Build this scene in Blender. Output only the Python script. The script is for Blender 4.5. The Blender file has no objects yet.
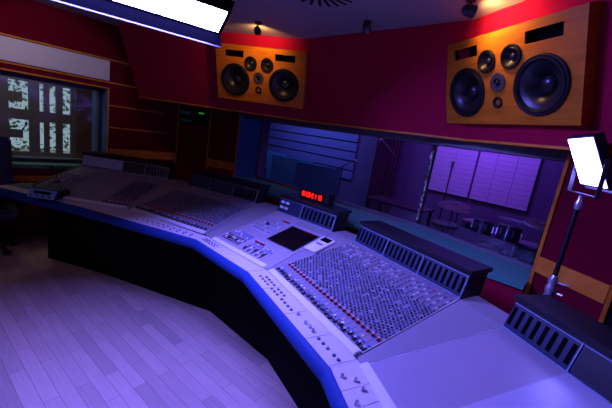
import bpy, bmesh, math, random
from mathutils import Vector, Matrix
random.seed(11)
D = bpy.data; S = bpy.context.scene; COL = S.collection
PI = math.pi

# ------------------------------------------------------------------ materials
def nodes(name):
    m = D.materials.new(name); m.use_nodes = True
    return m, m.node_tree, m.node_tree.nodes['Principled BSDF']

def mat(name, col, rough=.5, metal=0., spec=.5, bump=0., scale=60., var=0., coat=0., emit=None, estr=0.):
    m, t, b = nodes(name)
    b.inputs['Base Color'].default_value = (*col, 1)
    b.inputs['Roughness'].default_value = rough
    b.inputs['Metallic'].default_value = metal
    b.inputs['Specular IOR Level'].default_value = spec
    b.inputs['Coat Weight'].default_value = coat
    if emit:
        b.inputs['Emission Color'].default_value = (*emit, 1); b.inputs['Emission Strength'].default_value = estr
    if bump or var:
        tc = t.nodes.new('ShaderNodeTexCoord'); n = t.nodes.new('ShaderNodeTexNoise')
        n.inputs['Scale'].default_value = scale; n.inputs['Detail'].default_value = 4
        t.links.new(tc.outputs['Object'], n.inputs['Vector'])
        if var:
            r = t.nodes.new('ShaderNodeMapRange'); r.inputs['To Min'].default_value = 1-var; r.inputs['To Max'].default_value = 1+var
            mx = t.nodes.new('ShaderNodeMix'); mx.data_type = 'RGBA'; mx.blend_type = 'MULTIPLY'; mx.inputs['Factor'].default_value = 1
            mx.inputs['A'].default_value = (*col, 1)
            t.links.new(n.outputs['Fac'], r.inputs['Value']); t.links.new(r.outputs['Result'], mx.inputs['B'])
            t.links.new(mx.outputs['Result'], b.inputs['Base Color'])
        if bump:
            bp = t.nodes.new('ShaderNodeBump'); bp.inputs['Strength'].default_value = bump; bp.inputs['Distance'].default_value = .004
            t.links.new(n.outputs['Fac'], bp.inputs['Height']); t.links.new(bp.outputs['Normal'], b.inputs['Normal'])
    return m

def emat(name, col, s):
    m = D.materials.new(name); m.use_nodes = True; t = m.node_tree; t.nodes.clear()
    o = t.nodes.new('ShaderNodeOutputMaterial'); e = t.nodes.new('ShaderNodeEmission')
    e.inputs['Color'].default_value = (*col, 1); e.inputs['Strength'].default_value = s
    t.links.new(e.outputs[0], o.inputs[0]); return m

def veneer(name, c1, c2, axis_scale=(2, 2, 30), rough=.35, coat=.3):
    m, t, b = nodes(name)
    tc = t.nodes.new('ShaderNodeTexCoord'); mp = t.nodes.new('ShaderNodeMapping'); mp.inputs['Scale'].default_value = axis_scale
    n = t.nodes.new('ShaderNodeTexNoise'); n.inputs['Scale'].default_value = 2.2; n.inputs['Detail'].default_value = 6; n.inputs['Distortion'].default_value = .6
    r = t.nodes.new('ShaderNodeValToRGB'); r.color_ramp.elements[0].color = (*c1, 1); r.color_ramp.elements[1].color = (*c2, 1)
    r.color_ramp.elements[0].position = .3; r.color_ramp.elements[1].position = .7
    t.links.new(tc.outputs['Object'], mp.inputs['Vector']); t.links.new(mp.outputs[0], n.inputs['Vector'])
    t.links.new(n.outputs['Fac'], r.inputs['Fac']); t.links.new(r.outputs['Color'], b.inputs['Base Color'])
    b.inputs['Roughness'].default_value = rough; b.inputs['Coat Weight'].default_value = coat; b.inputs['Coat Roughness'].default_value = .25; b.inputs['Specular IOR Level'].default_value = .15
    return m

def plank_floor(name, c1, c2, rough=.42):
    m, t, b = nodes(name)
    tc = t.nodes.new('ShaderNodeTexCoord'); mp = t.nodes.new('ShaderNodeMapping')
    mp.inputs['Rotation'].default_value = (0, 0, -.1)
    br = t.nodes.new('ShaderNodeTexBrick'); br.offset = .37; br.offset_frequency = 2; br.squash = 1
    for k, v in (('Scale', 1.), ('Mortar Size', .0012), ('Mortar Smooth', .3), ('Bias', 0.), ('Brick Width', .62), ('Row Height', .085)): br.inputs[k].default_value = v
    br.inputs['Color1'].default_value = (0, 0, 0, 1); br.inputs['Color2'].default_value = (1, 1, 1, 1); br.inputs['Mortar'].default_value = (.5, .5, .5, 1)
    r = t.nodes.new('ShaderNodeValToRGB'); r.color_ramp.elements[0].color = (*c1, 1); r.color_ramp.elements[1].color = (*c2, 1)
    mg = t.nodes.new('ShaderNodeMapping'); mg.inputs['Scale'].default_value = (1.5, 22, 1)
    n = t.nodes.new('ShaderNodeTexNoise'); n.inputs['Scale'].default_value = 3; n.inputs['Detail'].default_value = 5
    rr = t.nodes.new('ShaderNodeMapRange'); rr.inputs['To Min'].default_value = .8; rr.inputs['To Max'].default_value = 1.15
    mx = t.nodes.new('ShaderNodeMix'); mx.data_type = 'RGBA'; mx.blend_type = 'MULTIPLY'; mx.inputs['Factor'].default_value = 1
    mm = t.nodes.new('ShaderNodeMix'); mm.data_type = 'RGBA'; mm.inputs['B'].default_value = (c1[0]*.35, c1[1]*.3, c1[2]*.3, 1)
    L = t.links.new
    L(tc.outputs['Object'], mp.inputs['Vector']); L(mp.outputs[0], br.inputs['Vector']); L(mp.outputs[0], mg.inputs['Vector']); L(mg.outputs[0], n.inputs['Vector'])
    L(br.outputs['Color'], r.inputs['Fac']); L(n.outputs['Fac'], rr.inputs['Value']); L(r.outputs['Color'], mx.inputs['A']); L(rr.outputs['Result'], mx.inputs['B'])
    L(mx.outputs['Result'], mm.inputs['A']); L(br.outputs['Fac'], mm.inputs['Factor']); L(mm.outputs['Result'], b.inputs['Base Color'])
    b.inputs['Roughness'].default_value = rough; b.inputs['Specular IOR Level'].default_value = .3
    return m

def strip_panel(name, base, line, zone, pitch=.04):
    """grey console panel with the joint of each channel strip every `pitch` and printed stripes at the back (object space)"""
    m, t, b = nodes(name); L = t.links.new
    tc = t.nodes.new('ShaderNodeTexCoord'); sp = t.nodes.new('ShaderNodeSeparateXYZ'); L(tc.outputs['Object'], sp.inputs[0])
    def M(op, a, bb=None):
        n = t.nodes.new('ShaderNodeMath'); n.operation = op
        for i, v in enumerate((a, bb)):
            if v is None: continue
            if hasattr(v, 'is_output'): L(v, n.inputs[i])
            else: n.inputs[i].default_value = v
        return n.outputs[0]
    fx = M('FRACT', M('DIVIDE', sp.outputs['X'], pitch))
    ln = M('LESS_THAN', M('ABSOLUTE', M('SUBTRACT', fx, .04)), .055)
    st = M('MULTIPLY', M('LESS_THAN', M('ABSOLUTE', M('SUBTRACT', fx, .5)), .18), M('GREATER_THAN', sp.outputs['Y'], .57))
    fy = M('FRACT', M('DIVIDE', sp.outputs['Y'], .2)); ly = M('MULTIPLY', M('LESS_THAN', fy, .03), M('GREATER_THAN', sp.outputs['Y'], .15))
    m1 = t.nodes.new('ShaderNodeMix'); m1.data_type = 'RGBA'; m1.inputs['A'].default_value = (*base, 1); m1.inputs['B'].default_value = (*line, 1)
    L(M('MAXIMUM', ln, ly), m1.inputs['Factor'])
    m2 = t.nodes.new('ShaderNodeMix'); m2.data_type = 'RGBA'; m2.inputs['B'].default_value = (*zone, 1)
    L(st, m2.inputs['Factor']); L(m1.outputs['Result'], m2.inputs['A']); L(m2.outputs['Result'], b.inputs['Base Color'])
    b.inputs['Roughness'].default_value = .4
    return m

def glass_mat(name, tint=(.9, .93, 1.)):
    m = D.materials.new(name); m.use_nodes = True; t = m.node_tree; t.nodes.clear(); L = t.links.new
    o = t.nodes.new('ShaderNodeOutputMaterial'); tr = t.nodes.new('ShaderNodeBsdfTransparent'); gl = t.nodes.new('ShaderNodeBsdfGlossy')
    tr.inputs['Color'].default_value = (*tint, 1); gl.inputs['Roughness'].default_value = .02
    f = t.nodes.new('ShaderNodeFresnel'); g = t.nodes.new('ShaderNodeNewGeometry'); mr = t.nodes.new('ShaderNodeMapRange')
    mr.inputs['To Min'].default_value = 1.45; mr.inputs['To Max'].default_value = 1/1.45
    L(g.outputs['Backfacing'], mr.inputs['Value']); L(mr.outputs['Result'], f.inputs['IOR'])
    mx = t.nodes.new('ShaderNodeMixShader'); L(f.outputs[0], mx.inputs[0]); L(tr.outputs[0], mx.inputs[1]); L(gl.outputs[0], mx.inputs[2]); L(mx.outputs[0], o.inputs[0])
    return m

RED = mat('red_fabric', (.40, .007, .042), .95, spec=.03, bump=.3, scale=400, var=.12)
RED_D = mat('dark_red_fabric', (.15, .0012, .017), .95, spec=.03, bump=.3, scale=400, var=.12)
CEIL = mat('ceiling_grey', (.30, .28, .26), .8, bump=.1, scale=200)
TRIM = veneer('orange_oak_trim', (.62, .19, .015), (.80, .28, .03), (3, 3, 3), .45, .0)
CHERRY = veneer('cherry_veneer', (.46, .140, .006), (.66, .215, .012), (1.2, 1.2, 14), .42, .0)
FLOOR = plank_floor('oak_floor', (.46, .33, .27), (.66, .48, .38))
BLACK = mat('black_paint', (.006, .006, .008), .45)
BLACKM = mat('black_matt', (.004, .004, .005), .9, spec=.1)
RUBBER = mat('black_rubber', (.006, .006, .006), .55, spec=.25)
CONE = mat('speaker_cone', (.010, .010, .009), .36, spec=.5)
CONE2 = mat('speaker_dust_cap', (.015, .015, .013), .3, spec=.6)
FLANGE = mat('grey_flange', (.06, .06, .058), .5, metal=.2)
STEEL = mat('brushed_steel', (.62, .62, .64), .3, metal=.7)
DARKMETAL = mat('dark_metal', (.05, .05, .055), .4, metal=.6)
ARM = mat('armrest_grey', (.66, .60, .58), .4, var=.04, scale=8)
DESK = mat('console_grey', (.36, .32, .33), .36, var=.05, scale=8)
DESKD = mat('console_dark_grey', (.27, .25, .25), .42, var=.05, scale=8)
STRIPD = strip_panel('channel_strips', (.25, .235, .26), (.07, .07, .09), (.30, .19, .21))
STRIPB = strip_panel('channel_strips_plain', (.27, .25, .27), (.10, .10, .11), (.22, .20, .21))
REST = mat('pale_hand_rest', (.78, .76, .76), .5)
NOSE = mat('blue_grey_leather', (.012, .045, .21), .6, spec=.15, bump=.2, scale=150)
KNOBG = mat('knob_grey', (.14, .14, .17), .4)
KNOBD = mat('knob_dark', (.04, .04, .05), .35)
KNOBB = mat('knob_blue', (.10, .20, .50), .4)
KNOBP = mat('knob_pale', (.6, .58, .56), .4)
KNOBR = mat('red_plastic', (.34, .008, .02), .35)
CAPW = mat('white_plastic', (.85, .82, .80), .35)
METER = mat('meter_panel', (.018, .032, .06), .35)
METERF = mat('meter_edge_strip', (.26, .34, .44), .35)
SCREEN = mat('black_glass', (.004, .004, .005), .08, spec=.6)
GLASS = glass_mat('window_glass')
GREYP = mat('grey_panel', (.72, .70, .70), .7)
BLUER = mat('blue_paint', (.035, .14, .34), .7)
TEAL = mat('teal_grey_paint', (.07, .34, .22), .55)
HEADER = mat('header_grey', (.16, .15, .17), .6)
LIT = emat('light_diffuser', (.155, .138, 1.), 305.)
LEDM = emat('led_panel_face', (.20, .175, 1.), 37.)
BLUEH = mat('fixture_housing', (.0009, .0009, .0012), .9, spec=.0)
REDLED = emat('red_led_segments', (1., .012, .010), 2.2)
GREENLED = emat('green_led', (.15, .9, .10), .18)
BLUELCD = emat('dim_blue_lcd', (.05, .16, .35), .03)

# ------------------------------------------------------------------ mesh builder
class MB:
    def __init__(s): s.v = []; s.f = []; s.m = []; s.slots = []
    def slot(s, mt):
        if mt is None: return 0
        if mt not in s.slots: s.slots.append(mt)
        return s.slots.index(mt)
    def poly(s, vs, fs, mt=None, M=None):
        b = len(s.v); k = s.slot(mt)
        for p in vs: s.v.append(tuple(M @ Vector(p)) if M else tuple(p))
        for f in fs: s.f.append(tuple(i+b for i in f)); s.m.append(k)
        return s
    def box(s, a, b, mt=None, M=None):
        (x0, y0, z0), (x1, y1, z1) = a, b
        vs = [(x0,y0,z0),(x1,y0,z0),(x1,y1,z0),(x0,y1,z0),(x0,y0,z1),(x1,y0,z1),(x1,y1,z1),(x0,y1,z1)]
        return s.poly(vs, [(0,3,2,1),(4,5,6,7),(0,1,5,4),(1,2,6,5),(2,3,7,6),(3,0,4,7)], mt, M)
    def prism(s, pts, z0, z1, mt=None, M=None):
        n = len(pts)
        z0 = z0 if hasattr(z0, '__len__') else [z0]*n; z1 = z1 if hasattr(z1, '__len__') else [z1]*n
        vs = [(p[0], p[1], z0[i]) for i, p in enumerate(pts)] + [(p[0], p[1], z1[i]) for i, p in enumerate(pts)]
        fs = [tuple(range(n))[::-1], tuple(range(n, 2*n))] + [(i, (i+1) % n, n+(i+1) % n, n+i) for i in range(n)]
        return s.poly(vs, fs, mt, M)
    def section(s, prof, x0, x1, mt=None, M=None):
        """profile in (y, z) extruded along x"""
        n = len(prof)
        vs = [(x0, p[0], p[1]) for p in prof] + [(x1, p[0], p[1]) for p in prof]
        fs = [tuple(range(n)), tuple(range(n, 2*n))[::-1]] + [(i, n+i, n+(i+1) % n, (i+1) % n) for i in range(n)]
        return s.poly(vs, fs, mt, M)
    def tube(s, path, r, seg=12, mt=None, M=None, cap=True):
        path = [Vector(p) for p in path]; n = len(path); rs = r if hasattr(r, '__len__') else [r]*n
        vs = []; fs = []; up = None
        for i, p in enumerate(path):
            d = (path[min(i+1, n-1)] - path[max(i-1, 0)]).normalized()
            if up is None:
                a = Vector((0,0,1)) if abs(d.z) < .9 else Vector((1,0,0)); u = d.cross(a).normalized()
            else: u = (up - d*up.dot(d)).normalized()
            up = u; w = d.cross(u)
            for k in range(seg):
                t = 2*PI*k/seg; vs.append(tuple(p + (u*math.cos(t) + w*math.sin(t))*rs[i]))
        for i in range(n-1):
            for k in range(seg):
                a = i*seg+k; b = i*seg+(k+1) % seg; fs.append((a, b, b+seg, a+seg))
        if cap: fs += [tuple(range(seg))[::-1], tuple(range((n-1)*seg, n*seg))]
        return s.poly(vs, fs, mt, M)
    def lathe(s, prof, seg=32, mt=None, M=None, cap=True):
        """profile (r, z) turned about z"""
        vs = []; fs = []; n = len(prof)
        for r, z in prof:
            for k in range(seg):
                t = 2*PI*k/seg; vs.append((r*math.cos(t), r*math.sin(t), z))
        for i in range(n-1):
            for k in range(seg):
                a = i*seg+k; b = i*seg+(k+1) % seg; fs.append((a, b, b+seg, a+seg))
        if cap and prof[0][0] > 1e-6: fs.append(tuple(range(seg))[::-1])
        if cap and prof[-1][0] > 1e-6: fs.append(tuple(range((n-1)*seg, n*seg)))
        return s.poly(vs, fs, mt, M)
    def mesh(s, name, mt, bevel=0., smooth=False):
        me = D.meshes.new(name); me.from_pydata(s.v, [], s.f); me.update()
        if s.slots:
            for q in s.slots: me.materials.append(q)
            for p, k in zip(me.polygons, s.m): p.material_index = k
        else: me.materials.append(mt)
        bm = bmesh.new(); bm.from_mesh(me)
        bmesh.ops.remove_doubles(bm, verts=bm.verts, dist=1e-6); bmesh.ops.recalc_face_normals(bm, faces=bm.faces)
        if bevel: bmesh.ops.bevel(bm, geom=[e for e in bm.edges if len(e.link_faces) == 2 and e.calc_face_angle(0) > .5], offset=bevel, segments=2, affect='EDGES', clamp_overlap=True)
        bm.to_mesh(me); bm.free()
        if smooth:
            for p in me.polygons: p.use_smooth = True
            me.set_sharp_from_angle(angle=.7)
        return me
    def build(s, name, mt=None, parent=None, M=None, bevel=0., smooth=False):
        o = D.objects.new(name, s.mesh(name, mt, bevel, smooth)); COL.objects.link(o)
        if parent: o.parent = parent
        if M is not None: o.matrix_local = M
        return o

def tag(o, label=None, cat=None, group=None, kind=None):
    if label: o['label'] = label
    if cat: o['category'] = cat
    if group: o['group'] = group
    if kind: o['kind'] = kind
    return o
def empty(name, M, label, cat, group=None):
    o = D.objects.new(name, None); o.empty_display_size = .1; COL.objects.link(o); o.matrix_world = M
    return tag(o, label, cat, group)
def inst(src, parent, M):
    c = src.copy(); COL.objects.link(c); c.parent = parent; c.matrix_local = M; return c
def T(x, y, z): return Matrix.Translation((x, y, z))
def RZ(a): return Matrix.Rotation(a, 4, 'Z')
def RX(a): return Matrix.Rotation(a, 4, 'X')
def RY(a): return Matrix.Rotation(a, 4, 'Y')
def struct(o, label=None): return tag(o, label, None, None, 'structure')
def frame(o, x, y):     # matrix from an origin and two axes
    x = Vector(x).normalized(); y = Vector(y); y = (y - x*y.dot(x)).normalized(); z = x.cross(y)
    m = Matrix((x, y, z)).transposed().to_4x4(); m.translation = Vector(o); return m

# ------------------------------------------------------------------ room shell
CZ = 2.8; SZ = 1.95; XL = -5.2; XR = 1.35; YB = -3.2
struct(MB().box((-14, YB-.2, -.12), (3.2, 3.02, 0)).build('floor', FLOOR), 'pale wooden plank floor of the control room')
struct(MB().box((XL-.2, YB-.2, CZ), (XR+.2, 3.9, CZ+.15)).build('ceiling', CEIL), 'pale control room ceiling')
# left wall with the lounge window
WY0, WY1, WZ0, WZ1 = -1.2, 1.47, .93, 1.99
lw = MB()
lw.box((XL-.3, YB, 0), (XL, WY0, CZ)); lw.box((XL-.3, WY1, 0), (XL, 3.6, CZ))
lw.box((XL-.3, WY0, 0), (XL, WY1, WZ0)); lw.box((XL-.3, WY0, WZ1), (XL, WY1, CZ))
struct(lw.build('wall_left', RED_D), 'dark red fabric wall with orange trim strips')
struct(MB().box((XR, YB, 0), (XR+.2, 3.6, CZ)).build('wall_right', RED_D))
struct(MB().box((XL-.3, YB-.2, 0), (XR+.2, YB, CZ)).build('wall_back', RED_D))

NL = Vector((.47498, -.82957, -.29361)); CL = Vector((-3.2783, 2.4922, 2.3686))
NR = Vector((-.47139, -.81949, -.32593)); CR = Vector((-.75157, 2.5828, 2.3585))
OFF = .088
SL_, SR_ = CL - NL.normalized()*OFF, CR - NR.normalized()*OFF
def soff(n, c, x, z): return c.y - (n.x*(x-c.x) + n.z*(z-c.z))/n.y
def yc(z): return 3.0 - .31*(z-SZ)/.85
def xmeet(n, c, z): return c.x - (n.y*(yc(z)-c.y) + n.z*(z-c.z))/n.x
XS = -4.95
fr_b = [(XS, soff(NL, SL_, XS, SZ)), (xmeet(NL, SL_, SZ), yc(SZ)), (xmeet(NR, SR_, SZ), yc(SZ)), (XR-.02, soff(NR, SR_, XR-.02, SZ))]
fr_t = [(XS, soff(NL, SL_, XS, CZ)), (xmeet(NL, SL_, CZ), yc(CZ)), (xmeet(NR, SR_, CZ), yc(CZ)), (XR-.02, soff(NR, SR_, XR-.02, CZ))]
bk = [(XR-.02, 3.75), (XS, 3.75)]
so = MB(); nb = 6
vs = [(x, y, SZ) for x, y in fr_b+bk] + [(x, y, CZ) for x, y in fr_t+bk]
so.poly(vs, [tuple(range(6))[::-1], tuple(range(6, 12))] + [(i, (i+1) % 6, 6+(i+1) % 6, 6+i) for i in range(6)])
struct(so.build('wall_front_soffit', RED), 'deep red speaker soffit leaning out over the window')
_tn = [0]
def trim(a, b, w, h, up=(0, 0, 1), mt=TRIM, label=None):
    """a straight strip from a to b, w out of the wall (towards +y of its frame), h high"""
    _tn[0] += 1
    a = Vector(a); b = Vector(b); d = b-a
    M = frame(a, d, Vector(up).cross(d))
    return struct(MB().box((0, -w/2, -h/2), (d.length, w/2, h/2)).build('trim_%d' % _tn[0], mt, None, M, .002), label)
def v3(p, z): return (p[0], p[1], z)
for i in range(3): trim(v3(fr_b[i], SZ), v3(fr_b[i+1], SZ), .03, .018)

# front walls under the soffit
def wallseg(name, a, b, z0, z1, th, mt):
    a = Vector((*a, 0)); b = Vector((*b, 0)); M = frame(a, b-a, Vector((0,0,1)).cross(b-a))
    return struct(MB().box((0, 0, z0), ((b-a).length, th, z1)).build(name, mt, None, M)), M
WA = (XL, 2.48); WM = (-4.72, 2.755); WB = (-4.30, 2.995)
RA = (-.275, 2.885); RB = (.14, 2.64); RC = (1.34, 1.93)
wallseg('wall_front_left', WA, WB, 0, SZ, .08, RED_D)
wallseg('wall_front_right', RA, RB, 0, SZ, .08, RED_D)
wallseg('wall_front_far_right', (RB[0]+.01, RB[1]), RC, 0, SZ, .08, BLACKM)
struct(MB().prism([(WB[0], WB[1]), (-4.235, 3.42), (-4.30, 3.46), (WB[0]-.08, WB[1]+.05)], 0, SZ).build('wall_window_reveal_left', BLUER), 'blue side of the studio window recess')
struct(MB().prism([(RA[0], RA[1]), (RA[0]+.12, RA[1]+.03), (-.02, 3.25), (-.12, 3.22)], 0, SZ).build('wall_window_reveal_right', BLUER))
# orange timber strips
Z_B0, Z_B1 = 1.075, 1.195
def out(a, b, off):   # offset towards the room
    d = Vector((b[0]-a[0], b[1]-a[1], 0)).normalized(); n = Vector((d.y, -d.x, 0)); return n*off
nl = out(WA, WB, .008); nr = out(RA, RB, .008)
for p in (WA, WM, WB): trim((p[0]+nl.x, p[1]+nl.y, 0), (p[0]+nl.x, p[1]+nl.y, SZ-.01), .018, .018, (1, 0, 0))
for p in (RA, RB): trim((p[0]+nr.x, p[1]+nr.y, 0), (p[0]+nr.x, p[1]+nr.y, SZ-.01), .022, .022, (1, 0, 0))
def lerp(a, b, t): return (a[0]+(b[0]-a[0])*t, a[1]+(b[1]-a[1])*t)
for a, b, n in ((lerp(WM, WB, .03), lerp(WM, WB, .97), nl), (lerp(RA, RB, .03), lerp(RA, RB, .97), nr)):
    trim((a[0]+n.x, a[1]+n.y, (Z_B0+Z_B1)/2), (b[0]+n.x, b[1]+n.y, (Z_B0+Z_B1)/2), .016, Z_B1-Z_B0)
x = XL+.008
trim((x, WY1+.03, (Z_B0+Z_B1)/2), (x, 2.46, (Z_B0+Z_B1)/2), .016, Z_B1-Z_B0)
trim((x, YB+.1, .76), (x, WY1, .76), .016, .07)
for z, y0, y1 in ((2.365, YB+.1, 2.46), (2.075, YB+.1, 2.46), (1.78, WY1+.03, 2.27), (1.485, WY1+.03, 2.27)):
    trim((x, y0, z), (x, y1, z), .016, .018)
trim((x, WY0, WZ1+.008), (x, WY1+.02, WZ1+.008), .02, .018)
trim((x, WY1+.011, 0.9), (x, WY1+.011, WZ1-.002), .018, .018, (1, 0, 0))
tag(MB().box((XL, -2.2, 2.095), (XL+.03, 1.485, 2.345)).build('wall_panel', GREYP, None, None, .004),
    'long plain grey panel set between orange strips high on the left wall', 'wall panel')

# lounge window in the left wall
w1 = MB()
for a, b in (((-5.52, WY0, WZ0), (-5.40, WY0+.05, WZ1)), ((-5.52, WY1-.05, WZ0), (-5.40, WY1, WZ1)), ((-5.52, WY0, WZ1-.05), (-5.40, WY1, WZ1)), ((-5.52, WY0, WZ0), (-5.40, WY1, WZ0+.05))): w1.box(a, b)
w1 = struct(w1.build('window_1', mat('dark_window_frame', (.02, .03, .05), .5)), 'window from the control room into the dark lounge')
MB().box((-.004, WY0+.05, -.49), (.004, WY1-.05, .49)).build('pane', GLASS, w1, T(-5.462, 0, (WZ0+WZ1)/2) @ RY(.11))
MB().box((-5.88, WY1-.005, WZ0), (XL-.005, WY1+.05, WZ1)).build('reveal', BLUER, w1)
MB().box((-5.88, WY0, WZ0-.04), (XL+.015, WY1, WZ0+.004)).build('sill', TEAL, w1)

# ------------------------------------------------------------------ studio window to the live room
G = [(-4.235, 3.40), (-1.47, 3.50), (-.10, 3.20)]
GZ0, GZ1 = 1.02, 1.90
for i in (0, 1):
    a = Vector((*G[i], 0)); b = Vector((*G[i+1], 0)); M = frame(a, b-a, Vector((0,0,1)).cross(b-a)); L_ = (b-a).length
    fr = MB().box((0, -.03, GZ0-.03), (L_, .03, GZ0)).box((0, -.03, GZ1), (L_, .03, GZ1+.05))
    fr.box((0, -.03, GZ0), (.012 if i else .03, .03, GZ1)).box((L_-(.03 if i else .012), -.03, GZ0), (L_, .03, GZ1))
    w = struct(fr.build('window_%d' % (i+2), HEADER, None, M), 'large fixed pane of the studio window ' + ('left of' if i == 0 else 'right of') + ' the pane joint')
    MB().box((.02, -.006, GZ0), (L_-.02, .006, GZ1)).build('pane', GLASS, w)
sill_f = [(-4.27, 3.0), (-3.3, 2.80), (-2.6, 2.67), (-1.87, 2.70), (-.29, 2.72)]
struct(MB().prism(sill_f + [(-.29, 3.0), (-.12, 3.25), G[1], G[0]], .955, .99).build('window_sill', TEAL), 'broad teal grey sill below the studio window')
lwf = [(p[0], p[1]+.02) for p in sill_f]
struct(MB().prism(lwf + [(p[0], p[1]+.1) for p in lwf[::-1]], 0, .955).build('wall_front_lower', RED), 'low red wall under the studio window sill')
hd = [(-4.3, 3.06), (-2.8, 3.22), (-1.47, 3.22), (-.28, 2.93)]
struct(MB().prism(hd + [(-.02, 3.2), (G[1][0], G[1][1]+.06), (G[0][0], G[0][1]+.06)], 1.885, SZ).build('trim_window_header', HEADER), 'dark grey head lining of the studio window')
# silicone joint between the two panes, gold reflections painted into its colour
jm, jt, jb = nodes('joint_painted_glints')
n = jt.nodes.new('ShaderNodeTexNoise'); n.inputs['Scale'].default_value = 55; tcj = jt.nodes.new('ShaderNodeTexCoord')
rj = jt.nodes.new('ShaderNodeValToRGB'); rj.color_ramp.elements[0].position = .48; rj.color_ramp.elements[0].color = (.03, .02, .03, 1); rj.color_ramp.elements[1].position = .62; rj.color_ramp.elements[1].color = (1., .85, .6, 1)
jt.links.new(tcj.outputs['Object'], n.inputs['Vector']); jt.links.new(n.outputs['Fac'], rj.inputs['Fac']); jt.links.new(rj.outputs[0], jb.inputs['Base Color'])
bj = jt.nodes.new('ShaderNodeBump'); bj.inputs['Distance'].default_value = .01; jt.links.new(n.outputs['Fac'], bj.inputs['Height']); jt.links.new(bj.outputs[0], jb.inputs['Normal']); jb.inputs['Roughness'].default_value = .25; jb.inputs['Metallic'].default_value = .5
struct(MB().box((G[1][0]-.014, G[1][1]-.034, GZ0), (G[1][0]+.014, G[1][1]-.020, GZ1)).build('trim_pane_joint', jm), 'vertical joint with painted glints where the two studio panes meet')

# ------------------------------------------------------------------ main monitors
SW, SH, SDp = 1.1, .611, .086
def driver(parent, kind, x, z, r):
    Mx = T(x, -.002, z) @ RX(PI/2)      # local +z of the lathe looks out of the baffle (-y)
    if kind == 'woofer':
        o = MB().lathe([(r*.80, 0), (r, 0), (r, .010), (r*.97, .014), (r*.93, .014), (r*.90, .010)], 40, cap=False).build('woofer', RUBBER, parent, Mx, 0, True)
        MB().lathe([(r*.92, .008), (r*.885, .017), (r*.84, .017), (r*.80, .006), (r*.78, -.002)], 40, cap=False).build('surround', RUBBER, o, None, 0, True)
        MB().lathe([(r*.79, -.001), (r*.70, -.006), (r*.60, -.015), (r*.50, -.028), (r*.42, -.043), (r*.35, -.060), (r*.29, -.078)], 40, cap=False).build('cone', CONE, o, None, 0, True)
        MB().lathe([(r*.31, -.076), (r*.28, -.058), (r*.21, -.045), (r*.11, -.038), (0, -.036)], 32, cap=False).build('dust_cap', CONE2, o, None, 0, True)
    elif kind == 'midrange_driver':
        o = MB().lathe([(r*.7, 0), (r, 0), (r, .008), (r*.95, .012), (r*.84, .012), (r*.78, .004)], 32, cap=False).build('midrange_driver', RUBBER, parent, Mx, 0, True)
        MB().lathe([(r*.79, .004), (r*.72, .008), (r*.66, .002), (r*.45, -.018), (r*.30, -.026)], 32, cap=False).build('cone', CONE, o, None, 0, True)
        MB().lathe([(r*.33, -.026), (r*.27, -.012), (r*.15, -.005), (0, -.003)], 24, cap=False).build('dust_cap', CONE2, o, None, 0, True)
    elif kind == 'tweeter':
        o = MB().lathe([(r*.45, 0), (r, 0), (r, .005), (r*.96, .008), (r*.5, .008), (r*.42, .003)], 32, cap=False).build('tweeter', FLANGE, parent, Mx, 0, True)
        MB().lathe([(r*.45, .004), (r*.38, .010), (r*.30, .004), (r*.22, .004)], 24, cap=False).build('waveguide', RUBBER, o, None, 0, True)
        MB().lathe([(r*.23, .003), (r*.18, .012), (r*.1, .017), (0, .018)], 20, cap=False).build('dome', CONE2, o, None, 0, True)
    else:
        o = MB().lathe([(r*.5, 0), (r, 0), (r, .006), (r*.9, .010), (r*.72, .008), (r*.6, .0), (r*.3, -.004), (0, -.005)], 28, cap=False).build('supertweeter', RUBBER, parent, Mx, 0, True)
    return o

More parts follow.
